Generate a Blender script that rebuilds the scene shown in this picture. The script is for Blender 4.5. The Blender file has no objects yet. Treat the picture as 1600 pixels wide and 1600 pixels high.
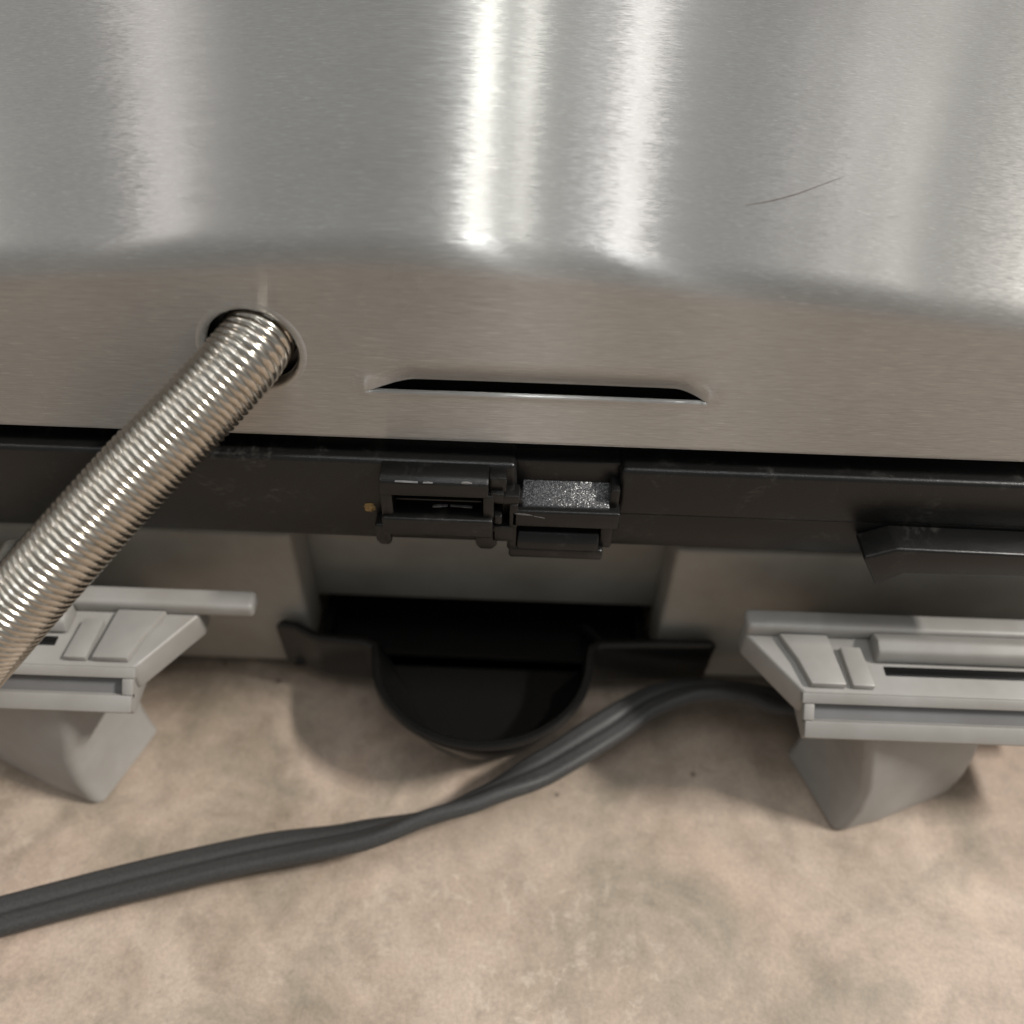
import bpy, bmesh, math, random
from mathutils import Vector, Matrix
random.seed(4)
S = 0.001                                   # everything below is written in millimetres
sc = bpy.context.scene
C = sc.collection

# ------------------------------------------------------------------ camera
cam = bpy.data.cameras.new('camera'); cam_o = bpy.data.objects.new('camera', cam); C.objects.link(cam_o)
PITCH, ROLL = math.radians(45), math.radians(2.1)
fw = Vector((0, math.cos(PITCH), -math.sin(PITCH))); up = Vector((0, math.sin(PITCH), math.cos(PITCH))); rt = Vector((1, 0, 0))
r2 = rt*math.cos(ROLL) + up*math.sin(ROLL); u2 = up*math.cos(ROLL) - rt*math.sin(ROLL)
M3 = Matrix((r2, u2, -fw)).transposed()
cam_o.matrix_world = Matrix.Translation((0, 0, 150*S)) @ M3.to_4x4()
cam.sensor_width = 36; cam.lens = 18/math.tan(math.radians(30))
cam.clip_start = 0.005; cam.clip_end = 50
cam.dof.use_dof = True; cam.dof.focus_distance = 0.124; cam.dof.aperture_fstop = 11.5
sc.camera = cam_o

# ------------------------------------------------------------------ world and lamps
w = bpy.data.worlds.new('World'); sc.world = w; w.use_nodes = True
bg = w.node_tree.nodes['Background']; bg.inputs[0].default_value = (.985, 1.0, 0.985, 1); bg.inputs[1].default_value = 0.22
def lamp(x, y, wx, ly, power, col=(1, .97, .92), z=2.2):
    l = bpy.data.lights.new('tube_or_fill_lamp', 'AREA'); l.shape = 'RECTANGLE'; l.size = wx; l.size_y = ly
    l.energy = power; l.color = col
    o = bpy.data.objects.new('tube_or_fill_lamp', l); C.objects.link(o); o.location = (x, y, z)
# rows of ceiling tubes running front to back, then a key and added fills
LAMPS = [(-1.2, .9, .14, 2.4, 1.8, (1, .93, .92)), (.04, .9, .065, 2.4, 2.1, (1, 1, .92)), (.20, .9, .04, 2.4, 1.3, (1, 1, .94)),
         (.40, .9, .05, 2.4, .2, (1, .97, .95)), (.53, .9, .09, 2.4, 1.9, (1, .96, .95)), (.97, .9, .05, 2.4, .3, (1, .95, .94)),
         (1.12, .9, .06, 2.4, .7, (1, .95, .94)), (1.27, .9, .08, 2.4, 1.2, (1, .96, .92)),
         (2.15, -.15, .2, .5, 112., (1, .96, .90)), (-1.95, -.1, .2, .6, 5., (1, .95, .9)),  # key from the right, set outside the lid's reflections; left fill added
         (.04, -.5, .06, .9, 3.4, (.95, .98, 1)), (.53, -.5, .06, .7, 1.5, (.95, .98, 1)),  # short lamps added to brighten the rail edges and grained shelf
         (0, 1.0, 5.0, 5.0, 18., (.985, 1, .985), 2.6)]          # the last one is a broad soft fill added for a pale ceiling
for L in LAMPS: lamp(*L)
sc.view_settings.view_transform = 'Standard'; sc.view_settings.look = 'None'
sc.view_settings.exposure = .27; sc.view_settings.gamma = 1
sc.cycles.use_denoising = True
sc.cycles.max_bounces = 8

# ------------------------------------------------------------------ node helpers
class NT:
    def __init__(s, name):
        s.m = bpy.data.materials.new(name); s.m.use_nodes = True; s.t = s.m.node_tree; s.t.nodes.clear()
        s.out = s.n('ShaderNodeOutputMaterial')
    def n(s, typ, **kw):
        a = s.t.nodes.new(typ)
        for k, v in kw.items():
            if k.startswith('i_'): a.inputs[k[2:].replace('_', ' ')].default_value = v
            else: setattr(a, k, v)
        return a
    def l(s, a, b): s.t.links.new(a, b)
    def coord(s, scale=(1, 1, 1), loc=(0, 0, 0), rot=(0, 0, 0)):
        tc = s.n('ShaderNodeTexCoord'); mp = s.n('ShaderNodeMapping'); s.l(tc.outputs['Object'], mp.inputs[0])
        mp.inputs['Scale'].default_value = scale; mp.inputs['Location'].default_value = loc; mp.inputs['Rotation'].default_value = rot
        return mp.outputs[0]
    def noise(s, co, scale, detail=3, rough=.5, dist=0):
        a = s.n('ShaderNodeTexNoise'); s.l(co, a.inputs['Vector'])
        a.inputs['Scale'].default_value = scale; a.inputs['Detail'].default_value = detail
        a.inputs['Roughness'].default_value = rough; a.inputs['Distortion'].default_value = dist
        return a
    def ramp(s, fac, stops):
        a = s.n('ShaderNodeValToRGB'); s.l(fac, a.inputs[0]); e = a.color_ramp.elements
        while len(e) < len(stops): e.new(.5)
        for q, (p, c) in zip(e, stops):
            q.position = p; q.color = c if len(c) == 4 else (*c, 1)
        return a.outputs[0]
    def mix(s, fac, a, b, mode='MIX'):
        m = s.n('ShaderNodeMix', data_type='RGBA', blend_type=mode)
        for sock, v in ((m.inputs[0], fac), (m.inputs[6], a), (m.inputs[7], b)):
            if isinstance(v, (int, float)): sock.default_value = v
            elif isinstance(v, tuple): sock.default_value = (*v, 1) if len(v) == 3 else v
            else: s.l(v, sock)
        return m.outputs[2]
    def math(s, op, a, b=0.0):
        m = s.n('ShaderNodeMath', operation=op)
        for i, v in enumerate((a, b)):
            if isinstance(v, (int, float)): m.inputs[i].default_value = v
            else: s.l(v, m.inputs[i])
        return m.outputs[0]
    def vmath(s, op, a, b):
        m = s.n('ShaderNodeVectorMath', operation=op)
        for i, v in enumerate((a, b)):
            if isinstance(v, tuple): m.inputs[i].default_value = v
            else: s.l(v, m.inputs[i])
        return m.outputs[0]

def brushed_steel():
    t = NT('brushed_steel')
    n1 = t.noise(t.coord((420, 8500, 8500)), 1, 2, .6)          # individual scratches of the brushing
    n2 = t.noise(t.coord((14, 900, 900)), 1, 3, .6)            # broader bands of it
    n3 = t.noise(t.coord((30, 30, 30)), 1, 3, .5)              # handling marks
    g = t.n('ShaderNodeNewGeometry')
    d1 = t.vmath('MULTIPLY', t.vmath('SUBTRACT', n1.outputs['Color'], (.5, .5, .5)), (.062, .12, .12))
    d2 = t.vmath('MULTIPLY', t.vmath('SUBTRACT', n2.outputs['Color'], (.5, .5, .5)), (.016, .02, .02))
    nrm = t.vmath('NORMALIZE', t.vmath('ADD', t.vmath('ADD', g.outputs['Normal'], d1), d2), (0, 0, 0))
    gl = t.n('ShaderNodeBsdfAnisotropic', distribution='GGX')
    tv = t.n('ShaderNodeCombineXYZ'); tv.inputs[0].default_value = 1
    t.l(tv.outputs[0], gl.inputs['Tangent']); t.l(nrm, gl.inputs['Normal'])
    col = t.ramp(n1.outputs['Fac'], [(.3, (.56, .545, .52)), (.7, (.68, .665, .64))])
    col = t.mix(t.ramp(n3.outputs['Fac'], [(.45, (0, 0, 0)), (.75, (.3, .3, .3))]), col, (.5, .47, .44))
    n4 = t.noise(t.coord((260, 8000, 8000), (.4, .1, .7)), 1, 2, .7)
    col = t.mix(t.ramp(n4.outputs['Fac'], [(.6, (0, 0, 0)), (.72, (.8, .8, .8))]), col, (.9, .88, .86))  # short scratches, their bright glints put into the colour
    t.l(col, gl.inputs['Color'])
    t.l(t.ramp(n3.outputs['Fac'], [(.35, (.235,)*3), (.7, (.28,)*3)]), gl.inputs['Roughness'])
    gl.inputs['Roughness'].default_value = .24; gl.inputs['Anisotropy'].default_value = .76
    g2 = t.n('ShaderNodeBsdfAnisotropic', distribution='GGX'); t.l(tv.outputs[0], g2.inputs['Tangent']); t.l(nrm, g2.inputs['Normal']); t.l(col, g2.inputs['Color'])
    g2.inputs['Roughness'].default_value = .5; g2.inputs['Anisotropy'].default_value = .74
    mx = t.n('ShaderNodeMixShader'); mx.inputs[0].default_value = .56; t.l(gl.outputs[0], mx.inputs[1]); t.l(g2.outputs[0], mx.inputs[2])
    t.l(mx.outputs[0], t.out.inputs[0]); return t.m

def conduit_steel():
    t = NT('conduit_steel'); p = t.n('ShaderNodeBsdfPrincipled'); t.l(p.outputs[0], t.out.inputs[0])
    n = t.noise(t.coord((1, 1, 1)), 600, 3, .6)
    t.l(t.ramp(n.outputs['Fac'], [(.3, (.46, .425, .37)), (.7, (.64, .60, .54))]), p.inputs['Base Color'])
    p.inputs['Metallic'].default_value = 1; p.inputs['Roughness'].default_value = .2
    return t.m

def black_plastic(name, base=.014, rough=.42, grain=.25, gscale=5200, scuff=True, spec=.4):
    t = NT(name); p = t.n('ShaderNodeBsdfPrincipled'); t.l(p.outputs[0], t.out.inputs[0])
    co = t.coord()
    n = t.noise(co, gscale, 2, .6)
    col = t.ramp(n.outputs['Fac'], [(.3, (base*.75,)*3), (.75, (base*1.3, base*1.25, base*1.2))])
    if scuff:
        m1 = t.noise(co, 130, 4, .65, .6); m2 = t.noise(t.coord((900, 500, 1500)), 1, 4, .7)
        f = t.math('MULTIPLY', t.ramp(m1.outputs['Fac'], [(.56, (0, 0, 0)), (.72, (1, 1, 1))]), t.ramp(m2.outputs['Fac'], [(.45, (0, 0, 0)), (.7, (.5, .5, .5))]))
        col = t.mix(f, col, (.11, .105, .095))
    t.l(col, p.inputs['Base Color'])
    p.inputs['Roughness'].default_value = rough; p.inputs['Specular IOR Level'].default_value = spec
    b = t.n('ShaderNodeBump'); b.inputs['Strength'].default_value = grain; b.inputs['Distance'].default_value = .00006
    t.l(n.outputs['Fac'], b.inputs['Height']); t.l(b.outputs[0], p.inputs['Normal'])
    return t.m

def glitter_plastic():
    t = NT('grained_black_plastic'); p = t.n('ShaderNodeBsdfPrincipled'); t.l(p.outputs[0], t.out.inputs[0])
    co = t.coord(); v = t.n('ShaderNodeTexVoronoi'); t.l(co, v.inputs['Vector']); v.inputs['Scale'].default_value = 10500
    v2 = t.noise(co, 6000, 3, .7)
    g = t.n('ShaderNodeNewGeometry')
    d = t.vmath('MULTIPLY', t.vmath('SUBTRACT', v.outputs['Color'], (.5, .5, .5)), (.75, .75, .4))
    nn = t.vmath('NORMALIZE', t.vmath('ADD', g.outputs['Normal'], d), (0, 0, 0)); t.l(nn, p.inputs['Normal'])
    t.l(t.ramp(v2.outputs['Fac'], [(.35, (.012, .012, .013)), (.7, (.05, .05, .055))]), p.inputs['Base Color'])
    p.inputs['Roughness'].default_value = .32; p.inputs['Specular IOR Level'].default_value = 1.0
    return t.m

def grey_plastic(name, c, rough=.45, metal=0.0):
    t = NT(name); p = t.n('ShaderNodeBsdfPrincipled'); t.l(p.outputs[0], t.out.inputs[0])
    co = t.coord(); n = t.noise(co, 3500, 2, .6); n2 = t.noise(co, 60, 4, .6)
    col = t.mix(t.ramp(n2.outputs['Fac'], [(.35, (0, 0, 0)), (.7, (.6, .6, .6))]), c, tuple(q*f for q, f in zip(c, (.62, .58, .52))))
    t.l(col, p.inputs['Base Color']); p.inputs['Roughness'].default_value = rough; p.inputs['Metallic'].default_value = metal
    b = t.n('ShaderNodeBump'); b.inputs['Strength'].default_value = .08; b.inputs['Distance'].default_value = .00005
    t.l(n.outputs['Fac'], b.inputs['Height']); t.l(b.outputs[0], p.inputs['Normal'])
    return t.m

def laminate():
    t = NT('stone_look_laminate'); p = t.n('ShaderNodeBsdfPrincipled'); t.l(p.outputs[0], t.out.inputs[0])
    co = t.coord()
    a = t.noise(co, 26, 7, .66, 1.2); b = t.noise(t.coord(loc=(.3, .1, .2)), 46, 7, .66, .5); c = t.noise(t.coord(loc=(.7, .5, .1)), 24, 4, .55, .4)
    d = t.noise(t.coord(loc=(.2, .9, .4)), 260, 4, .65, .5)
    col = t.ramp(a.outputs['Fac'], [(.28, (.265, .21, .15)), (.45, (.385, .303, .237)), (.6, (.47, .378, .303)), (.78, (.55, .455, .365))])
    col = t.mix(t.ramp(c.outputs['Fac'], [(.48, (0, 0, 0)), (.68, (.55, .55, .55))]), col, (.53, .395, .315))   # pinkish clouds
    col = t.mix(t.ramp(b.outputs['Fac'], [(.5, (0, 0, 0)), (.64, (.7, .7, .7))]), col, (.265, .225, .17))       # olive grey clouds
    chips = t.math('MULTIPLY', t.ramp(d.outputs['Fac'], [(.54, (0, 0, 0)), (.64, (.38, .38, .38))]), t.ramp(t.noise(t.coord(loc=(1.4, .2, .1)), 22, 3).outputs['Fac'], [(.48, (0, 0, 0)), (.6, (1, 1, 1))]))
    col = t.mix(chips, col, (.60, .51, .42))
    v = t.n('ShaderNodeTexVoronoi'); t.l(t.coord((1, 1, 0)), v.inputs['Vector']); v.inputs['Scale'].default_value = 75; v.inputs['Randomness'].default_value = 1
    sx = t.n('ShaderNodeSeparateColor'); t.l(v.outputs['Color'], sx.inputs[0])
    sp = t.math('MULTIPLY', t.math('LESS_THAN', v.outputs['Distance'], .045), t.math('GREATER_THAN', sx.outputs[0], .5))
    col = t.mix(t.math('MULTIPLY', sp, .7), col, (.10, .075, .065))
    mid = t.noise(t.coord(loc=(.1, .6, .3)), 120, 9, .72, .3)
    col = t.mix(.62, col, t.ramp(mid.outputs['Fac'], [(.3, (.58, .565, .53)), (.48, (.97, .97, .97)), (.7, (1.24, 1.22, 1.2))]), 'MULTIPLY')
    fine = t.noise(co, 1500, 3, .6)
    col = t.mix(.35, col, t.ramp(fine.outputs['Fac'], [(.3, (.55, .55, .55)), (.7, (1.15, 1.15, 1.15))]), 'MULTIPLY')
    t.l(col, p.inputs['Base Color']); p.inputs['Roughness'].default_value = .5
    bp = t.n('ShaderNodeBump'); bp.inputs['Strength'].default_value = .12; bp.inputs['Distance'].default_value = .0001
    t.l(fine.outputs['Fac'], bp.inputs['Height']); t.l(bp.outputs[0], p.inputs['Normal'])
    return t.m

def plain(name, c, rough=.6):
    t = NT(name); p = t.n('ShaderNodeBsdfPrincipled'); t.l(p.outputs[0], t.out.inputs[0])
    n = t.noise(t.coord(), 900, 3, .6)
    t.l(t.ramp(n.outputs['Fac'], [(.3, tuple(q*.7 for q in c)), (.7, tuple(q*1.25 for q in c))]), p.inputs['Base Color'])
    p.inputs['Roughness'].default_value = rough
    return t.m

STEEL = brushed_steel(); COND = conduit_steel()
BLACK = black_plastic('black_plastic', .007, .29, .6, 5200, True, .4); TRAYB = black_plastic('tray_black_plastic', .005, .3, .08, 3000, False)
CORD = black_plastic('cord_rubber', .045, .5, .1, 2500, False, .35)
GLIT = glitter_plastic()
BODY = grey_plastic('grey_body_plastic', (.37, .345, .305), .5)
FOOT = grey_plastic('silver_grey_plastic', (.335, .325, .31), .42)
GUNK = plain('dried_batter', (.30, .19, .07)); HAIR = plain('dark_hair', (.10, .055, .045), .5)
CHIP = plain('scuffed_plastic', (.15, .15, .15), .5)
LAM = laminate()

# ------------------------------------------------------------------ mesh helpers
def obj(name, bm, mat, parent=None, angle=32):
    me = bpy.data.meshes.new(name)
    bmesh.ops.scale(bm, vec=(S, S, S), verts=bm.verts)
    bm.to_mesh(me); bm.free(); me.materials.append(mat)
    me.shade_smooth()
    if angle is not None: me.set_sharp_from_angle(angle=math.radians(angle))
    o = bpy.data.objects.new(name, me); C.objects.link(o); o.parent = parent
    return o
def box(bm, x0, x1, y0, y1, z0, z1, bev=0.3, seg=2):
    t = bmesh.new()
    bmesh.ops.create_cube(t, size=1)
    for v in t.verts: v.co = ((x0+x1)/2+v.co.x*(x1-x0), (y0+y1)/2+v.co.y*(y1-y0), (z0+z1)/2+v.co.z*(z1-z0))
    if bev: bmesh.ops.bevel(t, geom=t.edges[:], offset=bev, segments=seg, profile=.5, affect='EDGES', clamp_overlap=True)
    merge(bm, t)
def merge(bm, t):
    me = bpy.data.meshes.new('tmp'); t.to_mesh(me); t.free(); bm.from_mesh(me); bpy.data.meshes.remove(me)
def prism(bm, pts, axis, a, b, bev=.3, seg=2, shear=None):
    """polygon pts in the plane across axis, extruded from a to b"""
    t = bmesh.new()
    def P(q, h):
        return {'x': (h, q[0], q[1]), 'y': (q[0], h, q[1]), 'z': (q[0], q[1], h)}[axis]
    A = [t.verts.new(P(q, a)) for q in pts]; B = [t.verts.new(P(q, b)) for q in pts]
    t.faces.new(A); t.faces.new(B[::-1])
    n = len(pts)
    for i in range(n): t.faces.new((A[i], B[i], B[(i+1) % n], A[(i+1) % n]))
    bmesh.ops.recalc_face_normals(t, faces=t.faces)
    if bev: bmesh.ops.bevel(t, geom=t.edges[:], offset=bev, segments=seg, profile=.5, affect='EDGES', clamp_overlap=True)
    merge(bm, t)
def catmull(pts, n):
    out = []
    P = [Vector(p) for p in pts]; P = [P[0]*2-P[1]] + P + [P[-1]*2-P[-2]]
    for i in range(1, len(P)-2):
        for k in range(n):
            t = k/n; a, b, c, d = P[i-1], P[i], P[i+1], P[i+2]
            out.append(.5*((2*b)+(c-a)*t+(2*a-5*b+4*c-d)*t*t+(3*b-3*c+d-a)*t**3))
    out.append(P[-2]); return out
def resample(pts, step):
    L = [0]
    for a, b in zip(pts, pts[1:]): L.append(L[-1]+(b-a).length)
    n = max(2, int(L[-1]/step)); out = []; j = 0
    for k in range(n+1):
        s = L[-1]*k/n
        while j < len(L)-2 and L[j+1] < s: j += 1
        f = (s-L[j])/max(1e-9, L[j+1]-L[j]); out.append(pts[j].lerp(pts[j+1], f))
    return out

# ------------------------------------------------------------------ setting: the counter
bm = bmesh.new(); box(bm, -700, 700, -400, 900, -38, 0, 3, 3)
o = obj('countertop', bm, LAM); o['kind'] = 'structure'
o['label'] = 'beige mottled stone look laminate countertop'

# ------------------------------------------------------------------ the grill
grill = bpy.data.objects.new('contact_grill', None); C.objects.link(grill); grill.location = (-5*S, 103*S, 0)
grill['label'] = 'brushed stainless steel countertop grill seen from behind, with black rail and grey feet'
grill['category'] = 'grill'
bpy.context.view_layer.update()
INV = Matrix.Translation((5*S, -103*S, 0))
def part(name, bm, mat, parent=None, angle=32, label=None):
    p = parent or grill
    o = obj(name, bm, mat, p, angle)
    if parent is None: o.matrix_parent_inverse = INV
    if label: o['label'] = label
    return o

# --- lid: brushed steel shell with a pressed slot and a round cable hole
HX, HZ, HR = -34.4, 82.9, 5.95
def sm(a, b, t):
    t = max(0., min(1., (t-a)/(b-a))); return t*t*(3-2*t)
def slot_edges(x):
    if x <= -20.2 or x >= 25.6: return 77.2, 77.2, 0.
    zl = 77.1 - .1*((x-2.7)/23)**2
    k = sm(-20.2, -15.2, x)*sm(25.6, 19.8, x) if False else min(1, sm(-20.2, -13.4, x)**.7) * min(1, (1-sm(21.0, 25.8, x))**.6)
    return zl, zl+1.15*k, k
def drop(x): return 1.35*(math.sqrt(1+((x+14)/14.)**2)-1)
def arch(x): return 97.9-drop(x)
ZB, YL, RB, SL = 68.7, 95.0, 5.2, math.radians(27)
bm = bmesh.new()
xs = [-125+.5*i for i in range(501)]
N1, N2, N3, N4 = 18, 46, 10, 60
cols = []
for x in xs:
    zl, zu, k = slot_edges(x); zb = arch(x); tl = RB*math.tan((math.pi/2-SL)/2)
    col = []
    for i in range(N1+1):
        f = i/N1; z = ZB+(zl-ZB)*f
        ends = math.exp(-((x+20.4)/1.1)**2)+math.exp(-((x-25.8)/1.1)**2)
        y = YL - .28*k*math.exp(-((zl-z)/.55)**2) - .34*ends*math.exp(-((z-78)/1.4)**2)
        col.append((x, y, z))
    for i in range(N2+1):
        f = (i/N2)**1.5; z = zu+(zb-tl-zu)*f
        ends = math.exp(-((x+20.4)/1.1)**2)+math.exp(-((x-25.8)/1.1)**2)
        y = YL + 1.35*k*math.exp(-((z-zu)/2.0)**2) - .34*ends*math.exp(-((z-78)/1.4)**2)
        col.append((x, y, z))
    cy, cz = YL+RB, zb-tl
    for i in range(1, N3+1):
        a = math.pi/2-SL; th = a*i/N3
        col.append((x, cy-RB*math.cos(th), cz+RB*math.sin(th)))
    y, z = col[-1][1], col[-1][2]
    for i in range(1, N4+1):
        st = 2.2; sl = SL-math.radians(.11)*st*i
        y += st*math.cos(sl); z += st*math.sin(sl); col.append((x, y, z))
    cols.append([bm.verts.new(c) for c in col])
nr = len(cols[0])
for a in range(len(xs)-1):
    for r in range(nr-1):
        q = (cols[a][r], cols[a+1][r], cols[a+1][r+1], cols[a][r+1])
        if r == N1:
            if (q[3].co-q[0].co).length < 1e-5 and (q[2].co-q[1].co).length < 1e-5: continue
            continue
        if any((v.co.x-HX)**2+(v.co.z-HZ)**2 < HR**2 and v.co.y < 97 for v in q): continue
        bm.faces.new(q)
bmesh.ops.remove_doubles(bm, verts=bm.verts, dist=1e-4)
bmesh.ops.delete(bm, geom=[v for v in bm.verts if not v.link_faces], context='VERTS')
lid = part('lid', bm, STEEL, angle=None)
md = lid.modifiers.new('thickness', 'SOLIDIFY'); md.thickness = .55*S; md.offset = -1
# flared rim of the cable hole
def ring(prof, n=72):
    t = bmesh.new(); R = []
    for k in range(n):
        a = 2*math.pi*k/n
        R.append([t.verts.new((HX+r*math.cos(a), y, HZ+r*math.sin(a))) for r, y in prof])
    for k in range(n):
        for j in range(len(prof)-1): t.faces.new((R[k][j], R[(k+1) % n][j], R[(k+1) % n][j+1], R[k][j+1]))
    bmesh.ops.recalc_face_normals(t, faces=t.faces)
    return t
part('hole_rim', ring([(7.2, 95.02), (7.0, 94.975), (6.8, 94.93), (6.55, 94.9), (6.3, 94.93), (6.05, 95.1), (5.9, 95.3), (5.85, 96.5), (6.1, 97.2), (7.6, 97.2)]), STEEL, lid, 60)
bm = bmesh.new(); box(bm, -124, 124, 98.2, 112, 56, 90, .4)
part('dark_inner_shell', bm, TRAYB)  # black inner shell, added so slot and lid gap read dark
# a dark hair lying on the lid
def tube(path, rad, seg=8):
    t = bmesh.new(); rings = []; n = len(path)
    for i, p in enumerate(path):
        tan = (path[min(i+1, n-1)]-path[max(i-1, 0)]).normalized(); s = tan.cross(Vector((0, 0, 1)))
        s = s.normalized() if s.length > 1e-6 else Vector((1, 0, 0)); u = s.cross(tan)
        r = rad(i/(n-1)) if callable(rad) else rad
        rings.append([t.verts.new(p+(s*math.cos(2*math.pi*k/seg)+u*math.sin(2*math.pi*k/seg))*r) for k in range(seg)])
    for a, b in zip(rings, rings[1:]):
        for k in range(seg): t.faces.new((a[k], a[(k+1) % seg], b[(k+1) % seg], b[k]))
    t.faces.new(rings[0][::-1]); t.faces.new(rings[-1]); bmesh.ops.recalc_face_normals(t, faces=t.faces)
    return t
def top_z(x, y):
    zb = arch(x); tl = RB*math.tan((math.pi/2-SL)/2); th = math.pi/2-SL
    yy = YL+RB-RB*math.cos(th); zz = zb-tl+RB*math.sin(th)
    for i in range(1, N4+1):
        sl = SL-math.radians(.11)*2.2*i; y2 = yy+2.2*math.cos(sl); z2 = zz+2.2*math.sin(sl)
        if y2 >= y: return zz+(z2-zz)*(y-yy)/(y2-yy)
        yy, zz = y2, z2
    return zz
HP = [(27.5, 105.0), (31, 106.1), (34.5, 107.6), (38, 109.4), (40.5, 110.7)]
hair = tube(resample(catmull([(x, y, top_z(x, y)+.05) for x, y in HP], 10), .5), lambda f: .02+.028*math.sin(math.pi*min(1, f*1.05)), 6)
ho = obj('hair', hair, HAIR, None, 60)
ho['label'] = 'thin dark curved hair lying on the steel lid'; ho['category'] = 'hair'

# --- corrugated conduit leaving the hole
def conduit():
    path = resample(catmull([(-33.4, 108, 84.2), (-33.5, 100.5, 84.0), (-35.0, 94.0, 82.6), (-40.9, 87.2, 78.2), (-48.6, 80.2, 72.4), (-57.5, 72.2, 65), (-67.5, 67.0, 55), (-77, 68, 43.5), (-82.5, 77, 35.5), (-84.5, 92, 31.5), (-85, 107, 31)], 24), .1)
    r0, rw, pitch, seg = 4.5, .46, .9, 44
    t = bmesh.new(); rings = []; n = len(path); s = 0
    side = None
    for i, p in enumerate(path):
        tan = (path[min(i+1, n-1)]-path[max(i-1, 0)]).normalized()
        if side is None: side = tan.cross(Vector((0, 0, 1))).normalized()
        side = (side-tan*side.dot(tan)).normalized(); u = tan.cross(side)
        if i: s += (p-path[i-1]).length
        ring_ = []
        for k in range(seg):
            th = 2*math.pi*k/seg; ph = (s/pitch+k/seg) % 1.0; q = 2*ph-1
            r = r0+rw*math.sqrt(max(0, 1-q*q))*.95
            ring_.append(t.verts.new(p+(side*math.cos(th)+u*math.sin(th))*r))
        rings.append(ring_)
    for a, b in zip(rings, rings[1:]):
        for k in range(seg): t.faces.new((a[k], a[(k+1) % seg], b[(k+1) % seg], b[k]))
    bmesh.ops.recalc_face_normals(t, faces=t.faces)
    return t
part('flexible_conduit', conduit(), COND, angle=70, label='coiled flexible metal conduit')

# --- black rail under the lid, with the notch for the latch
bm = bmesh.new()
prism(bm, [(-124, 49.6), (-124, 66.0), (.4, 65.8), (.6, 60.6), (.6, 49.6)], 'y', 93.5, 104, .85, 4)
rail = part('rail', bm, BLACK, label='black textured plastic rail under the lid')
bm = bmesh.new(); prism(bm, [(15.4, 56.5), (15.4, 65.7), (124, 65.5), (124, 56.5)], 'y', 93.5, 104, .85, 4)
part('rail_section', bm, BLACK, rail)
bm = bmesh.new(); prism(bm, [(93.6, 56.9), (104, 56.9), (104, 49.7), (94.1, 49.7)], 'x', 15.2, 124, .12, 2)
part('lower_strip', bm, BLACK, rail)
# notch floor: grained shelf, lip under it, tongue below
bm = bmesh.new(); prism(bm, [(91.9, 59.5), (95.4, 61.6), (95.4, 57.0), (91.9, 57.0)], 'x', 1.4, 14.2, .25, 2)
part('grained_shelf', bm, GLIT, rail, label='sparkling grained black shelf in the latch notch')
bm = bmesh.new(); box(bm, -.2, 15.6, 95.3, 104, 56, 65.2, .3)
part('notch_back', bm, BLACK, rail)
bm = bmesh.new(); box(bm, -.2, 15.8, 91.0, 97.3, 55.9, 59.2, .4, 3)
box(bm, .3, 1.5, 92.0, 97.3, 58.8, 60.6, .3); box(bm, 14.1, 15.5, 92.4, 97.3, 58.8, 62.6, .35)
part('lip', bm, BLACK, rail)
bm = bmesh.new(); prism(bm, [(90.9, 51.2), (91.1, 52.6), (92.0, 53.9), (93.6, 54.3), (97, 54.3), (97, 51.2)], 'x', .9, 13.2, .3, 3)
part('tongue', bm, BLACK, rail)
bm = bmesh.new(); box(bm, -.3, 14.0, 91.2, 97, 48.9, 51.1, .45, 3); box(bm, -.6, .8, 91.2, 97, 50.8, 55.8, .3); box(bm, 13.3, 15.3, 92.2, 97, 50.6, 55.8, .5)
part('tongue_base', bm, BLACK, rail)
# hinge socket on the left of the notch
sock = []
bm = bmesh.new(); prism(bm, [(90.0, 62.35), (90.0, 64.9), (91.0, 65.5), (94, 65.6), (94, 62.35)], 'x', -18.8, -3.4, .3, 2)
socket = part('hinge_socket', bm, BLACK, rail)
bm = bmesh.new(); box(bm, -18.8, -17.1, 90.05, 94, 58.2, 62.5, .2); part('jamb', bm, BLACK, rail)
bm = bmesh.new(); box(bm, -4.2, -2.6, 90.2, 94, 58.2, 62.6, .25); part('jamb', bm, BLACK, rail)
bm = bmesh.new(); box(bm, -18.9, -2.7, 89.5, 94, 54.7, 58.3, .4, 3); part('socket_lip', bm, BLACK, rail)
bm = bmesh.new(); box(bm, -17.0, -4.4, 91.6, 93.6, 60.0, 60.4, .12); part('inner_ledge', bm, BLACK, rail)
bm = bmesh.new(); prism(bm, [(-20.3, 55.2), (-17.9, 55.2), (-17.9, 51.6), (-18.4, 50.9), (-19.7, 50.9), (-20.3, 51.8)], 'y', 91, 94.5, .35, 3); part('peg', bm, BLACK, rail)
bm = bmesh.new(); prism(bm, [(-5.3, 55.2), (-2.1, 55.2), (-2.1, 51.6), (-2.9, 50.7), (-4.6, 50.7), (-5.3, 51.6)], 'y', 91, 94.5, .35, 3); part('peg', bm, BLACK, rail)
# stepped bridge between socket and notch
for (x0, x1, y0, y1, z0, z1) in ((-3.4, -.9, 91.2, 94, 62.6, 65.3), (-3.2, -1.2, 90.4, 94, 61.2, 63.0), (-2.7, 1.0, 91.2, 94, 60.2, 61.9), (-2.6, -1.4, 90.4, 94, 56.8, 58.6), (-.4, .9, 91.0, 94, 55.6, 60.4), (-3.0, .4, 91.0, 94, 52.6, 55.8)):
    bm = bmesh.new(); box(bm, x0, x1, y0, y1, z0, z1, .28); part('bridge_step', bm, BLACK, rail)
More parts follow.
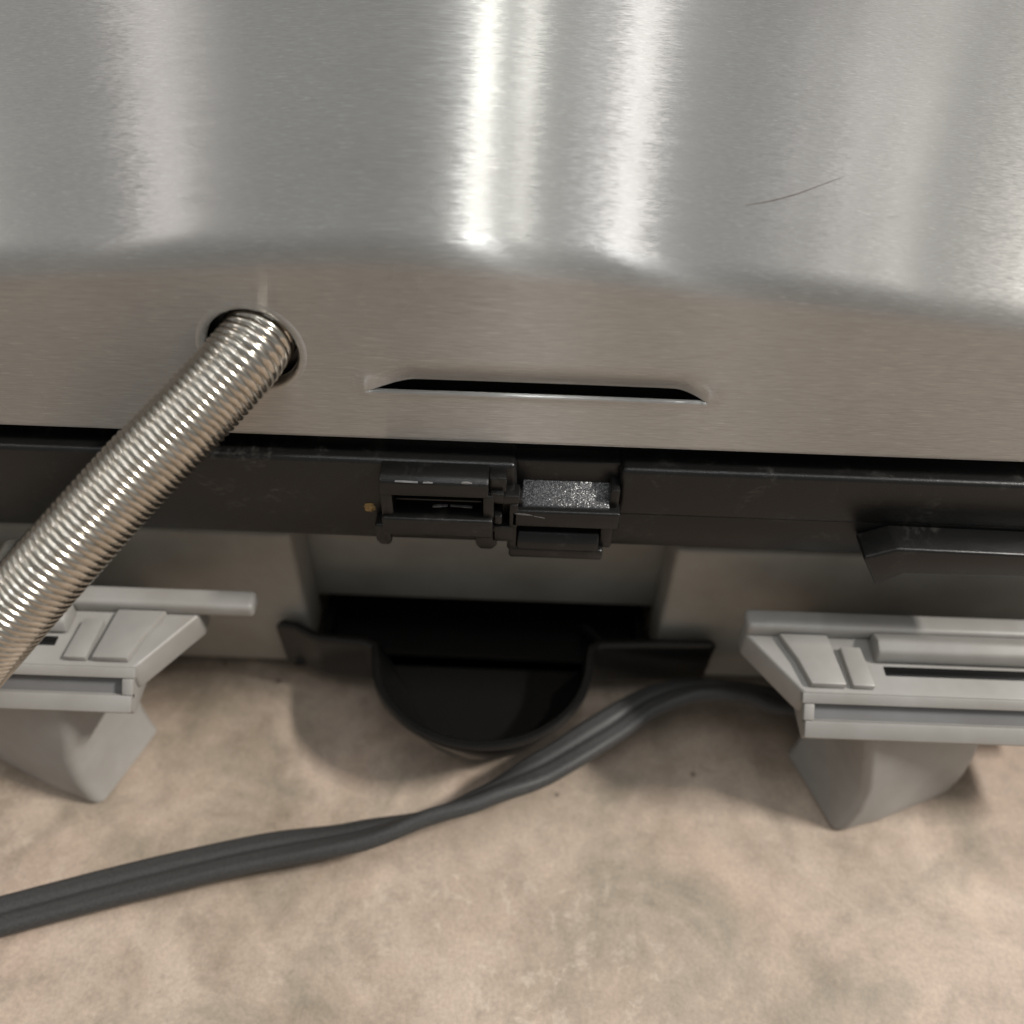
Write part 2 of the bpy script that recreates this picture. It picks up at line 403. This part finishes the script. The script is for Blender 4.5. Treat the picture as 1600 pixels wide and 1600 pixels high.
# pale scuffs and chips of broken plastic
def chip(x, y, z, L, h, a):
    t = bmesh.new(); n = 7; top = []; bot = []
    for i in range(n):
        f = i/(n-1); hh = h*(.25+random.random())*math.sin(math.pi*(.12+.76*f))
        top.append((x+L*f, z+a*f*L+hh)); bot.append((x+L*f, z+a*f*L-hh*.6))
    prism(t, top+bot[::-1], 'y', y, y+.35, 0)
    return t
for c in ((-16.5, 89.95, 65.1, 3.2, .14, -.02), (-12.6, 90.0, 65.0, 1.4, .1, .03), (-7.2, 90.1, 65.1, 1.5, .14, 0), (-11.6, 91.5, 58.9, 2.2, .2, .12), (-9.0, 91.5, 59.2, 3.2, .12, -.06), (.4, 90.95, 58.7, 2.6, .16, -.1), (3.2, 90.95, 58.3, 1.6, .12, -.2)):
    part('scuff', chip(*c), CHIP, rail, 60, 'pale scuffed sliver of plastic')
bm = bmesh.new(); bmesh.ops.create_icosphere(bm, subdivisions=3, radius=1)
for v in bm.verts:
    q = v.co*(1+random.uniform(-.3, .3)); v.co = (-21.2+q.x*.85, 93.5+q.y*.3, 56.4+q.z*.8)
part('food_residue', bm, GUNK, rail, 20, 'small crusty tan speck of food residue')
# dark pointed tab at the end of the rail
bm = bmesh.new(); prism(bm, [(51.6, 54.8), (55.4, 48.6), (58.6, 51.6), (84, 51.9), (84, 56.6), (56.0, 57.0)], 'y', 88.2, 93.4, .5, 3)
part('hinge_tab', bm, BLACK, rail, label='dark pointed plastic tab')

# --- base body
bm = bmesh.new(); box(bm, -124, 124, 112.5, 240, 11.9, 55.9, 1.0, 3)
body = part('base_body', bm, BODY)
bm = bmesh.new(); prism(bm, [(-124, 2.5), (-124, 39.5), (-37.6, 39.5), (-37.6, 2.5)], 'y', 103, 112.3, 1.1, 4); part('rear_block', bm, BODY, body)
bm = bmesh.new(); prism(bm, [(28.4, 2.5), (28.4, 39.3), (124, 39.3), (124, 2.5)], 'y', 103, 112.3, 1.1, 4); part('rear_block', bm, BODY, body)
bm = bmesh.new(); box(bm, -124, 124, 150, 235, .5, 11.7, .5); part('underside', bm, TRAYB, body)

# --- feet: head plate with pocketed face, bar, splayed leg with rounded toe
def make_foot(mx, bar_end=39.4):
    """mx maps a right-hand x to this foot's x"""
    flip = mx(1) < mx(0)
    def build(name, fn, mat=FOOT, parent=None):
        t = bmesh.new(); fn(t)
        for v in t.verts: v.co.x = mx(v.co.x)
        if flip: bmesh.ops.reverse_faces(t, faces=t.faces)
        return part(name, t, mat, parent)
    head = build('foot', lambda t: prism(t, [(39.6, 90.6), (46.3, 80.6), (47.2, 79.5), (112, 79.5), (112, 93.8), (39.6, 93.8)], 'z', 27.2, 32.6, .5, 3))
    build('foot_arm', lambda t: box(t, 54, 112, 88, 103.4, 17.5, 23.4, .4), parent=head)
    build('foot_bar', lambda t: box(t, bar_end, 112, 90.4, 94.2, 32.4, 35.3, .8, 3), parent=head)
    build('raised_plate', lambda t: prism(t, [(44.6, 90.3), (46.8, 85.2), (48.0, 80.6), (53.6, 80.6), (52.6, 90.3)], 'z', 32.2, 33.9, .35, 2), parent=head)
    build('raised_plate', lambda t: prism(t, [(54.2, 88.2), (54.6, 80.6), (58.2, 80.6), (57.6, 88.2)], 'z', 32.2, 33.7, .35, 2), parent=head)
    build('pocket_wall', lambda t: prism(t, [(90.2, 32.2), (90.2, 35.0), (88.0, 36.0), (86.2, 35.2), (85.6, 33.2), (86.4, 32.2)], 'x', 59.6, 112, .4, 2), parent=head)  # upright pocket wall, shaped for its shaded front face
    build('slot_dark_strip', lambda t: box(t, 60.8, 112, 83.4, 85.2, 32.3, 32.75, .15), parent=head, mat=TRAYB)  # thin black strip on the plate; its colour gives a recess's shade
    # sloping face with its pocket: frame of four strips around a sunk floor
    def strip(y0, z0, y1, z1, x0, x1, d=1.3, bev=.25):
        n = Vector((0, -(z0-z1), (y0-y1))).normalized()
        if n.y > 0: n = -n
        if abs(n.z) < .01 or n.z < 0: n.z = abs(n.z)
        pts = [(y0, z0), (y1, z1), (y1-n.y*d, z1-n.z*d), (y0-n.y*d, z0-n.z*d)]
        return lambda t: prism(t, pts, 'x', x0, x1, bev, 2)
    A, B = (79.4, 33.0), (74.6, 27.6)
    def lp(f): return (A[0]+(B[0]-A[0])*f, A[1]+(B[1]-A[1])*f)
    build('face_plate', lambda t: (strip(*lp(0), *lp(.24), 46.6, 112)(t), strip(*lp(.62), *lp(1), 47.2, 112)(t), strip(*lp(.245), *lp(.615), 46.9, 48.6)(t)), parent=head)
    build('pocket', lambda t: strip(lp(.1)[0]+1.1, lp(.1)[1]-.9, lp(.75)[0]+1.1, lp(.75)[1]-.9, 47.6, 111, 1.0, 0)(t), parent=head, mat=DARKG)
    build('apron', lambda t: prism(t, [(75.3, 27.4), (80.5, 30.5), (90, 30.5), (90, 24.8), (76.2, 24.8)], 'x', 47.6, 112, .3, 2), parent=head)
    # leg
    def leg(t):
        rows = []
        for z, dx, dy in ((26.5, -1.2, 3.4), (20, .2, 2.2), (13, 1.6, 1.0), (7, 1.6, .3), (2.5, .6, -.2), (.6, -.2, -.2), (0, .6, .6)):
            c = Vector((59.2, 72.4)); e1 = Vector((-.33, .944)); e2 = Vector((.944, .33))
            k = Vector((dx, dy))
            q = [c+k+e2*.2, c+k*1+e2*8+e1*(-.4), c+k*.8+e2*24+e1*.5, c+k*.6+e2*24+e1*17, c+k*.6+e1*17]
            rows.append([t.verts.new((p.x, p.y, z)) for p in q])
        for a, b in zip(rows, rows[1:]):
            for i in range(5): t.faces.new((a[i], a[(i+1) % 5], b[(i+1) % 5], b[i]))
        t.faces.new(rows[0]); t.faces.new(rows[-1][::-1]); bmesh.ops.recalc_face_normals(t, faces=t.faces)
        bmesh.ops.bevel(t, geom=[e for e in t.edges if abs(e.verts[0].co.z-e.verts[1].co.z) > .1], offset=1.6, segments=4, profile=.5, affect='EDGES')
    build('leg', leg, parent=head)
    return head
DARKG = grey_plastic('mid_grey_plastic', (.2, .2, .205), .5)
make_foot(lambda x: x)['label'] = 'silver grey foot with pocketed face beside the cord outlet'
make_foot(lambda x: -10-x-1.6, 30.4)['label'] = 'silver grey foot under the coiled conduit'

# --- flat twin power cord
def cord():
    K = [((-92, 48, 2.2), 0), ((-77, 53.0, 2.4), -5), ((-59, 58.4, 3.2), -5), ((-40.5, 63.0, 4.6), -12), ((-24.6, 65.6, 6.2), -30), ((-11.6, 69.2, 7.4), -66),
         ((-2.9, 72.6, 8.4), -50), ((8, 78.6, 9.2), -8), ((18.2, 85.6, 10), 5), ((27.4, 91.6, 10.6), -15), ((36.0, 94.0, 11), -35), ((44.5, 93.8, 11), -35), ((50.0, 92.6, 10.5), -20), ((56, 93.4, 10), -10), ((63, 96, 10), 0), ((70, 99, 10), 0)]
    path = resample(catmull([k[0] for k in K], 16), .9)
    knots = [Vector(k[0]) for k in K]; n = len(path)
    # twist by nearest knot interpolation along x-ordered arc length
    L = [0]
    for a, b in zip(path, path[1:]): L.append(L[-1]+(b-a).length)
    ks = []
    for kv in knots:
        i = min(range(n), key=lambda j: (path[j]-kv).length); ks.append(L[i])
    t = bmesh.new(); rings = []
    prof = []
    for k in range(64):
        th = 2*math.pi*k/64; c, s = math.cos(th), math.sin(th)
        # two round lobes with a groove between
        a = abs(c); w_ = 3.35*c; h = max(0, 1-max(0, (abs(w_)-1.8)/1.55)**2.6)**.5*1.38
        h = h*(1-.30*math.exp(-(w_/.5)**2)-.03*math.exp(-((abs(w_)-1.75)/.25)**2)); prof.append((w_, h*(1 if s >= 0 else -1)*(min(1, abs(s)/.25) if abs(s) < .25 else 1)))
    for i, p in enumerate(path):
        tan = (path[min(i+1, n-1)]-path[max(i-1, 0)]).normalized()
        s = tan.cross(Vector((0, 0, 1))).normalized(); u = s.cross(tan)
        j = 0
        while j < len(ks)-2 and ks[j+1] < L[i]: j += 1
        f = max(0, min(1, (L[i]-ks[j])/max(1e-6, ks[j+1]-ks[j]))); f = f*f*(3-2*f)
        a = math.radians(K[j][1]+(K[j+1][1]-K[j][1])*f)
        e1 = s*math.cos(a)-u*math.sin(a); e2 = s*math.sin(a)+u*math.cos(a)
        rings.append([t.verts.new(p+e1*q[0]+e2*q[1]) for q in prof])
    for a, b in zip(rings, rings[1:]):
        for k in range(64): t.faces.new((a[k], a[(k+1) % 64], b[(k+1) % 64], b[k]))
    t.faces.new(rings[0][::-1]); t.faces.new(rings[-1]); bmesh.ops.recalc_face_normals(t, faces=t.faces)
    return t
part('power_cord', cord(), CORD, angle=60, label='twisted flat black twin power cord')

# ------------------------------------------------------------------ drip tray
def tray():
    base = []
    def add(x, y, ins=.3): base.append((x, y, ins))
    add(-36.6, 150); add(-36.6, 102.4); add(-43, 102.2, .2); add(-43, 100.2, .2); add(-39.5, 99.6); add(-36, 97.6); add(-34.4, 97.2); add(-26.2, 96.6)
    cx, cy, R = -4.4, 96.6, 20.1
    add(-24.9, 96.0, .4)
    for k in range(1, 40):
        a = math.pi+math.pi*k/40; add(cx+R*math.cos(a), cy-1.6+(R-1.2)*math.sin(a), 4.4)
    add(16.1, 97.0, .4); add(17.4, 98.0); add(26, 98.6); add(37.4, 99.0); add(38.6, 99.6, .2); add(38.6, 102.2, .2); add(27.3, 102.4); add(27.3, 150)
    n = len(base); t = bmesh.new()
    def nrm(i):
        a = Vector(base[i-1][:2]); b = Vector(base[i][:2]); c = Vector(base[(i+1) % n][:2])
        d1 = (b-a).normalized(); d2 = (c-b).normalized(); m = Vector((-d1.y-d2.y, d1.x+d2.x)); m.normalize()
        return m/max(.5, m.dot(Vector((-d1.y, d1.x))))
    # outline runs left-back -> front -> right-back: inward is to the left of travel
    def loop(off, z, useins): return [t.verts.new((base[i][0]+nrm(i).x*(off+(base[i][2] if useins else 0)), base[i][1]+nrm(i).y*(off+(base[i][2] if useins else 0)), min(z, 9.0+(z-5)*.04) if base[i][1] > 101 else z)) for i in range(n)]
    L = [loop(1.6, 5.2, True), loop(.6, 5.6, True), loop(.2, 7.0, True), loop(0, 17.0, False), loop(.1, 17.7, False), loop(.5, 18.2, False), loop(1.3, 18.2, False), loop(1.75, 17.7, False), loop(1.85, 17.0, False), loop(1.6, 8.2, True), loop(2.4, 7.2, True)]
    for a, b in zip(L, L[1:]):
        for i in range(n): t.faces.new((a[i], a[(i+1) % n], b[(i+1) % n], b[i]))
    t.faces.new(L[0]); t.faces.new(L[-1])
    bmesh.ops.recalc_face_normals(t, faces=t.faces)
    return t
dt = bpy.data.objects.new('drip_tray', None); C.objects.link(dt); dt.location = (-4.4*S, 100*S, 0)
dt['label'] = 'black plastic drip tray with round cup sticking out under the grill'; dt['category'] = 'drip tray'
INV2 = Matrix.Translation((4.4*S, -100*S, 0))
o = obj('tray_shell', tray(), TRAYB, dt, 40); o.matrix_parent_inverse = INV2
bm = bmesh.new(); prism(bm, [(14.2, 108), (15.8, 108.2), (22.8, 100.4), (21.2, 100.2)], 'z', 7.5, 11.4, .3, 2)
o = obj('tray_rib', bm, TRAYB, dt); o.matrix_parent_inverse = INV2
for k in range(4):
    bm = bmesh.new()
    a = 2*math.pi*k/4+.7; box(bm, -4.4+16*math.cos(a)-2, -4.4+16*math.cos(a)+2, 104+10*math.sin(a)-2, 104+10*math.sin(a)+2, 0, 5.3, .3)
    o = obj('tray_foot', bm, TRAYB, dt); o.matrix_parent_inverse = INV2
